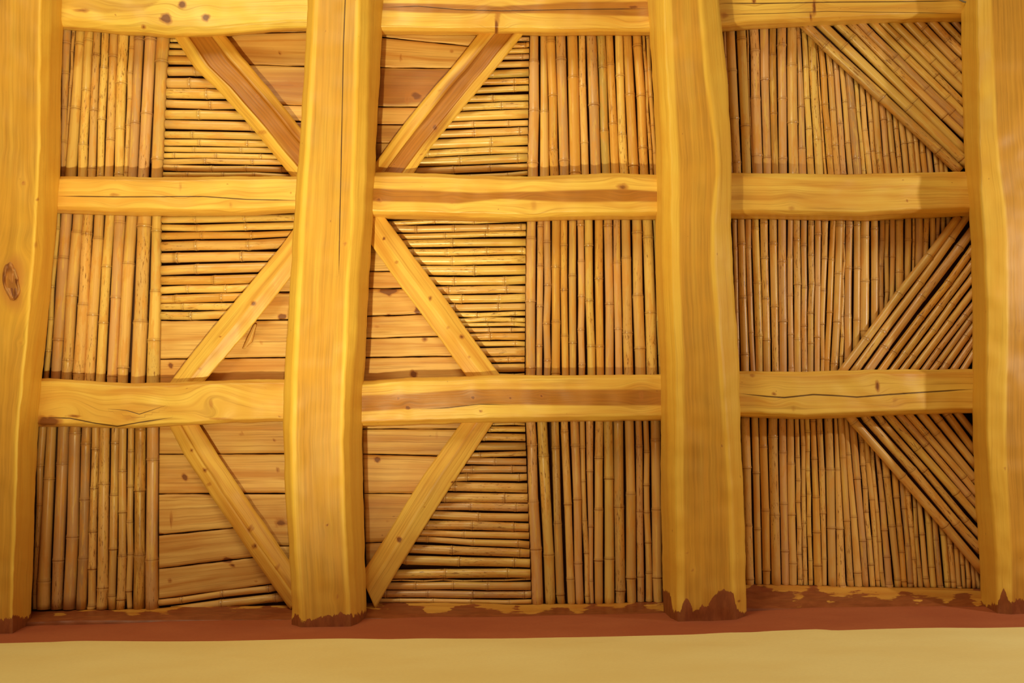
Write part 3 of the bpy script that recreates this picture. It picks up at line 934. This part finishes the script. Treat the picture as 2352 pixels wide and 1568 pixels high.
# middle bay, levels
R3 = '250-283 290-330 333-368 372-410 420-465 475-530 533-580 590-635 643-692 698-748 755-822 826-870 874-928 932-1000 1003-1055 1058-1120 1125-1175 1180-1212 1216-1250'
p = panel('cane_panel', "level canes right of the grooved brace in the middle bay's top square", 'cane panel', 1120, 240)
hset(p, 'D', 800, shift(R3, 9, 22), 1290, R3, [(1170, 255), (375, 1190)], [(1294, 250), (1282, 1212)], 'gold')
p = panel('cane_panel', "level canes right of the long brace in the middle bay's middle square", 'cane panel', 1090, 620)
hset(p, 'E', 500, '38-70 75-108 110-160 165-205 207-262 270-322 324-387 392-460 465-525 530-585 592-650 655-712 714-747 752-785 787-812 820-855 862-910 912-950 960-1015 1020-1060 1068-1130 1134-1170',
     1265, '28-58 60-92 97-145 148-190 197-255 262-312 315-377 385-455 460-520 528-582 585-645 650-702 705-740 745-778 782-810 815-845 850-905 908-945 952-1015 1020-1060 1065-1125 1130-1166',
     [(240, 60), (960, 1130)], [(1272, 80), (1262, 1140)], 'gold')
p = panel('cane_panel', "level canes right of the flat brace in the middle bay's bottom square", 'cane panel', 1100, 1190)
hset(p, 'F', 600, '28-48 57-97 105-160 168-228 233-268 270-320 325-378 382-437 440-502 508-575 578-632 638-696 700-766 770-815 818-858 872-932 947-1010 1040-1108 1112-1124 1126-1178 1182-1236 1243-1275',
     1270, '28-50 55-97 103-157 165-222 228-268 270-322 327-377 383-435 443-510 515-582 588-647 652-712 718-780 785-838 840-893 900-960 962-1028 1035-1102 1105-1118 1122-1182 1188-1243 1248-1282',
     [(930, 50), (220, 1265)], [(1264, 30), (1310, 1275)], 'brown')
# middle bay, uprights
p = panel('cane_panel', "mixed orange and grey upright canes, right side of the middle bay's top square", 'cane panel', 1355, 245)
vset(p, 'D', 250, '1297-1362 1367-1412 1415-1475 1480-1550 1552-1625 1630-1680 1685-1755 1760-1820 1823-1878 1882-1940 1943-2003 2008-2070 2073-2095 2097-2130',
     1205, '1285-1360 1365-1432 1437-1500 1503-1570 1577-1650 1655-1712 1715-1790 1793-1852 1855-1916 1918-1980 1983-2052 2055-2121 2122-2146 2149-2178', 48, 446, 'mixed')
p = panel('cane_panel', "orange upright canes between the two banded cross beams of the middle bay", 'cane panel', 1355, 680)
vset(p, 'E', 80, '1275-1342 1350-1393 1395-1445 1448-1508 1512-1562 1563-1618 1623-1670 1675-1732 1742-1803 1808-1868 1872-1922 1925-1992 1998-2070 2075-2145 2148-2176',
     1140, '1265-1338 1342-1388 1390-1443 1448-1508 1515-1565 1568-1620 1632-1680 1692-1752 1757-1815 1820-1880 1888-1943 1947-2015 2020-2095 2100-2180 2184-2210', 454, 914, 'mixed')
p = panel('cane_panel', "dark brown upright canes, right side of the middle bay's bottom square", 'cane panel', 1365, 1180)
vset(p, 'F', 30, '1267-1340 1350-1425 1440-1500 1510-1565 1575-1637 1640-1678 1683-1740 1742-1805 1808-1872 1875-1948 1950-2020 2025-2075 2080-2118 2122-2200',
     1275, '1312-1395 1408-1480 1487-1545 1553-1610 1615-1675 1678-1715 1712-1738 1740-1802 1808-1880 1885-1958 1965-2035 2040-2092 2095-2143 2148-2216', 922, 1392, 'brown')


# right bay
def fan(parent, tile, y0, A_, y1, B_, lo, hi, cut, above, pal):
    """uprights partly covered by the first leaning cane (cut). above: they are covered over their upper end."""
    c0, c1 = T(tile, *cut[0]), T(tile, *cut[1])
    for (a0, a1), (b0, b1) in zip(pairs(A_), pairs(B_)):
        ln = (T(tile, (a0 + a1) / 2, y0), T(tile, (b0 + b1) / 2, y1))
        p0 = isect(ln, ((0, lo), (100, lo)))
        p1 = isect(ln, ((0, hi), (100, hi)))
        q = isect(ln, (c0, c1))
        if above:
            if q[1] > p0[1]:
                p0 = (q[0], q[1])
        else:
            if q[1] < p1[1]:
                p1 = (q[0], q[1])
        if p1[1] - p0[1] > 14:
            cane(parent, p0, p1, (a1 - a0) / 3, (b1 - b0) / 3, pal, R.uniform(-0.002, 0.001))


p = panel('cane_panel', "thin upright canes beside leaning ones, top square of the right bay", 'cane panel', 1850, 250)
Gb = '325-343 345-405 412-475 477-482 483-550 555-612 615-660 665-722 727-798 802-858 862-912 915-970 972-992 995-1040 1042-1085 1090-1130 1135-1172 1175-1230 1233-1262 1265-1305 1308-1340 1343-1390 1393-1435 1440-1482 1485-1518 1520-1560 1563-1605 1608-1645 1650-1690 1695-1730 1735-1765 1768-1800 1803-1830'
Gt = '275-300 303-362 370-437 440-455 458-525 530-590 597-645 650-712 718-785 788-812 815-848 855-912 914-922 924-966 972-1012 1018-1055 1058-1092 1095-1145 1148-1175 1178-1215 1218-1248 1251-1297 1300-1340 1345-1385 1388-1420 1423-1462 1465-1507 1510-1547 1552-1592 1597-1632 1637-1667 1670-1702 1705-1732'
fan(p, 'G', 200, Gt, 1190, Gb, 34, 446, [(870, 190), (1890, 1150)], True, 'brown')
p = panel('cane_panel', "leaning canes running down to the right, top square of the right bay", 'cane panel', 2110, 190)
dset(p, 'G', [(860, 196, 1893, 1160, 70), (962, 170, 1948, 1122, 72), (1078, 172, 1946, 1040, 62), (1158, 172, 1942, 938, 56), (1232, 172, 1942, 866, 60),
              (1318, 172, 1938, 784, 54), (1392, 168, 1934, 712, 46), (1460, 165, 1932, 636, 58), (1546, 165, 1928, 556, 58), (1632, 165, 1927, 468, 60),
              (1722, 163, 1925, 372, 62), (1800, 160, 1922, 288, 50), (1872, 155, 1920, 208, 44)], 'gold', -0.019, 14, 8)
p = panel('cane_panel', "thin upright canes beside leaning ones, middle square of the right bay", 'cane panel', 1850, 680)
Ht = '335-372 375-425 428-472 475-527 530-585 598-652 657-715 720-757 762-810 815-858 865-905 908-952 958-1005 1012-1052 1055-1108 1110-1120 1123-1172 1177-1222 1225-1287 1297-1348 1353-1390 1393-1422 1427-1463 1467-1522 1530-1575 1578-1595 1600-1655 1660-1697 1703-1740 1745-1775 1780-1810 1815-1850'
Hb = '376-398 400-460 463-498 502-555 558-610 613-663 667-722 725-765 768-817 820-858 863-903 907-945 948-972 975-1015 1020-1073 1080-1108 1113-1165 1170-1218 1222-1284 1290-1340 1346-1384 1388-1416 1420-1456 1460-1515 1523-1568 1571-1588 1593-1648 1653-1690 1696-1733 1738-1768 1773-1803 1808-1843'
fan(p, 'H', 90, Ht, 1110, Hb, 454, 914, [(1100, 1105), (1875, 80)], False, 'brown')
p = panel('cane_panel', "leaning canes running up to the right, middle square of the right bay", 'cane panel', 2110, 720)
dset(p, 'H', [(1100, 1112, 1882, 76, 58), (1188, 1112, 1962, 52, 58), (1275, 1112, 2002, 134, 62), (1368, 1112, 2006, 268, 52), (1445, 1110, 2006, 362, 52),
              (1518, 1110, 2006, 452, 48), (1596, 1108, 2006, 560, 50), (1662, 1106, 2006, 652, 42), (1724, 1106, 2006, 724, 42), (1790, 1106, 2006, 806, 50),
              (1862, 1106, 2008, 894, 50), (1932, 1104, 2008, 985, 46)], 'brown', -0.019, 12, 8)
p = panel('cane_panel', "thin upright canes beside leaning ones, bottom square of the right bay", 'cane panel', 1870, 1180)
It = '400-465 468-518 522-583 590-655 658-712 715-768 772-802 806-838 842-875 880-918 922-968 975-1038 1042-1060 1062-1108 1112-1142 1145-1195 1198-1232 1236-1275 1278-1304 1307-1335 1340-1392 1400-1445 1448-1485 1490-1530 1533-1558 1560-1595 1600-1640 1645-1690 1695-1737 1742-1783 1787-1820 1825-1860 1863-1890 1893-1925 1928-1955 1958-1990'
Ib = '432-493 497-547 550-604 608-674 678-729 732-789 792-828 832-865 868-897 901-960 965-998 1003-1060 1063-1128 1130-1177 1180-1237 1240-1285 1288-1328 1332-1362 1365-1395 1398-1453 1458-1505 1508-1547 1550-1590 1593-1618 1620-1656 1660-1702 1705-1752 1755-1799 1802-1844 1847-1882 1885-1920 1923-1950 1953-1985 1988-2015 2018-2048 2050-2075'
fan(p, 'I', 10, It, 1150, Ib, 922, 1352, [(1150, -5), (2050, 1030)], True, 'brown')
p = panel('cane_panel', "leaning canes running down to the right, bottom square of the right bay", 'cane panel', 2120, 1120)
dset(p, 'I', [(1155, -8, 2055, 1032, 64), (1262, -4, 2042, 896, 64), (1346, -6, 2036, 797, 50), (1424, -10, 2030, 690, 60), (1500, -12, 2024, 590, 54),
              (1572, -14, 2018, 506, 50), (1652, -16, 2015, 420, 62), (1740, -18, 2010, 322, 58), (1830, -20, 2008, 218, 58), (1908, -22, 2006, 108, 52)],
     'brown', -0.019, 14, 8)


# ------------------------------------------------------------------ boards
def boards(parent, tile, L_, R_, seams, seed, knots=(), hearts=None, tints=None, edge=None):
    """boards between seams; each seam is (yl, yr) at tile columns of edge."""
    xa, xb = edge
    LL = [T(tile, *q) for q in L_]
    RR = [T(tile, *q) for q in R_]
    for k in range(len(seams) - 1):
        g = 1.0
        s0, s1 = seams[k], seams[k + 1]
        t0, t1 = T(tile, xa, s0[0]), T(tile, xb, s0[1])
        u0, u1 = T(tile, xa, s1[0]), T(tile, xb, s1[1])
        t0, t1 = (t0[0], t0[1] + g), (t1[0], t1[1] + g)
        u0, u1 = (u0[0], u0[1] - g), (u1[0], u1[1] - g)
        a, b_ = isect((t0, t1), LL), isect((t0, t1), RR)
        c_, d_ = isect((u0, u1), LL), isect((u0, u1), RR)
        n = 12
        top = [(a[0] + (b_[0] - a[0]) * i / n, a[1] + (b_[1] - a[1]) * i / n) for i in range(n + 1)]
        bot = [(c_[0] + (d_[0] - c_[0]) * i / n, c_[1] + (d_[1] - c_[1]) * i / n) for i in range(n + 1)]
        t2 = [(x * 0.97 + X2 * 0.03, y * 0.97 + Y2 * 0.03) for (x, y), (X2, Y2) in zip(top, bot)]
        b2_ = [(x * 0.03 + X2 * 0.97, y * 0.03 + Y2 * 0.97) for (x, y), (X2, Y2) in zip(top, bot)]
        dz = R.uniform(-0.003, 0.002)
        ylo, yhi = min(a[1], b_[1]) - 3, max(c_[1], d_[1]) + 3
        kk = [q for q in knots if ylo < q[1] < yhi]
        hh = hearts[k] if hearts else None
        tt = tints[k] if tints else (1, 1, 1)
        f = R.uniform(0.93, 1.03)
        loft('board', 'sawn_board', [top, top, t2, b2_, bot, bot], [ZD + 0.012, ZD - 0.004 + dz, ZD - 0.007 + dz, ZD - 0.007 + dz, ZD - 0.004 + dz, ZD + 0.012],
             [1, 2, 14, 2, 1], None, 4, seed + k * 13, parent, heart=hh, knots=kk, wob=0.8, bump=0.0012, tint=tuple(x * f for x in tt))


H1 = ('mid', 0.20, 0.75)
p = panel('board_panel', "boards right of the grooved brace in the left bay's top square", 'board panel', 640, 160)
boards(p, 'A', [(1480, 265), (2080, 1000)], [(2130, 265), (2090, 900)], [(140, 150), (268 - 40, 222), (445, 458), (720, 728), (830, 838), (960, 968)], 401,
       knots=[(643, 121, 3, 4, .8), (660, 195, 40, 8, .5)], hearts=[None, ('mid', 0.12, 0.5), ('mid', 0.14, 0.6), None, H1], edge=(1700, 2080))
p = panel('board_panel', "boards left of the grooved brace in the middle bay's top square", 'board panel', 940, 220)
boards(p, 'D', [(275, 200), (225, 1130)], [(1080, 255), (300, 1190)], [(140, 150), (258, 318), (468, 472), (737, 744), (860, 862), (985, 985), (1200, 1200)], 431,
       knots=[(1038, 118, 5, 4, .6), (921, 134, 2, 8, .7), (956, 220, 13, 9, .75), (935, 228, 6, 14, .5)], hearts=[None, None, ('mid', 0.2, 0.8), None, ('mid', 0.3, 0.6), ('mid', 0.3, 0.6)],
       edge=(290, 870))
p = panel('board_panel', "boards under the smooth brace in the left bay's middle square", 'board panel', 540, 790)
boards(p, 'B', [(1900, 480), (1690, 730)], [(2010, 450), (1985, 765)], [(400, 400), (574, 572), (764, 762)], 461,
       knots=[(648, 727, 9, 5, 1.3), (655, 672, 12, 1.5, 1.2)], edge=(1800, 1990))  # dark hole and seam gap painted in as colour
boards(p, 'B', [(1110, 760), (1104, 1190)], [(1988, 760), (1960, 1180)], [(768, 764), (1034, 1022), (1270, 1262)], 471,
       knots=[(392, 839, 5, 6, 1.1), (600, 787, 4, 3, .7), (380, 800, 40, 4, .3)], tints=[(1, 1, 1), (0.97, 0.92, 0.88)], edge=(1110, 1970))
p = panel('board_panel', "boards left of the long brace in the middle bay's middle square", 'board panel', 920, 740)
boards(p, 'E', [(196, 240), (150, 1180)], [(300, 240), (990, 1180)], [(250, 250), (430, 428), (548, 545), (738, 720), (890, 878), (1022, 1014), (1250, 1240)], 491,
       knots=[(890, 667, 15, 8, 1.4), (959, 714, 5, 6, 1.3), (893, 723, 4, 3, .7), (976, 779, 6, 6, .7), (950, 860, 7, 8, 1.), (866, 750, 6, 3, .4)], edge=(190, 700))  # the strongest ones are holes and a notch, their dark painted on
p = panel('board_panel', "boards behind the knotty brace in the left bay's bottom square", 'board panel', 510, 1180)
boards(p, 'C', [(1100, 60), (1096, 520)], [(1956, 60), (1978, 520)], [(-60, -60), (247, 245), (520, 518)], 521,
       knots=[(555, 995, 6, 3, .7), (630, 1011, 3, 3, .7), (425, 1096, 6, 6, 1.1), (638, 1078, 4, 5, .7)], edge=(1100, 1960))
boards(p, 'C', [(1096, 520), (1096, 1260)], [(1510, 520), (1925, 1160)], [(522, 520), (806, 755), (1036, 976), (1246, 1180)], 541,
       knots=[(393, 1195, 3, 18, .6), (523, 1286, 10, 5, 1.2), (534, 1298, 5, 4, .8), (390, 1333, 5, 4, .6), (588, 1334, 4, 3, .5), (370, 1227, 7, 2.5, 1.2)], edge=(1096, 1600))
boards(p, 'C', [(1530, 520), (1900, 1150)], [(1978, 520), (2004, 1150)], [(522, 520), (884, 880), (1190, 1150)], 561,
       knots=[(645, 1200, 11, 8, .85), (630, 1175, 30, 16, .25)], edge=(1600, 1980))
p = panel('board_panel', "boards left of the flat brace in the middle bay's bottom square", 'board panel', 920, 1120)
boards(p, 'F', [(142, 40), (172, 1000)], [(900, 50), (230, 1150)], [(-60, -60), (74, 74), (247, 262), (518, 524), (860, 838), (1130, 1120)], 581,
       knots=[(867, 1055, 6, 5, 1.2), (892, 1194, 3, 3, .9), (1003, 1000, 4, 12, .3)], edge=(145, 700))

# ------------------------------------------------------------------ grey cable looped at the top right
pts = np.array([(2186, -40), (2193, -18), (2203, -1), (2218, 6), (2233, 1), (2244, -14), (2250, -42)], float)
tt = np.linspace(0, 6, 37)
cx = np.convolve(np.pad(np.interp(tt, range(7), pts[:, 0]), 2, mode='edge'), np.ones(5) / 5, 'valid')
cy = np.convolve(np.pad(np.interp(tt, range(7), pts[:, 1]), 2, mode='edge'), np.ones(5) / 5, 'valid')
cp = at(cx, cy, ZD - 0.115)
tg = np.gradient(cp, axis=0)
tg /= np.linalg.norm(tg, axis=1, keepdims=True)
sd_ = np.cross(tg, (0, 0, 1.0))
th = np.linspace(0, 2 * math.pi, 8, endpoint=False)
V_ = cp[:, None] + 0.0022 * (np.cos(th)[None, :, None] * sd_[:, None] + np.sin(th)[None, :, None] * np.array((0, 0, -1.0)))
i_ = np.arange(37 * 8).reshape(37, 8)
q = np.stack([i_[:-1], np.roll(i_, -1, 1)[:-1], np.roll(i_, -1, 1)[1:], i_[1:]], -1).reshape(-1, 4).tolist() + [i_[0, ::-1].tolist(), i_[-1].tolist()]
co = link_mesh('cable', V_.reshape(-1, 3), q, 'grey_cable')
tag(co, 'thin grey cable looped against the far right beam at the top edge', 'cable')
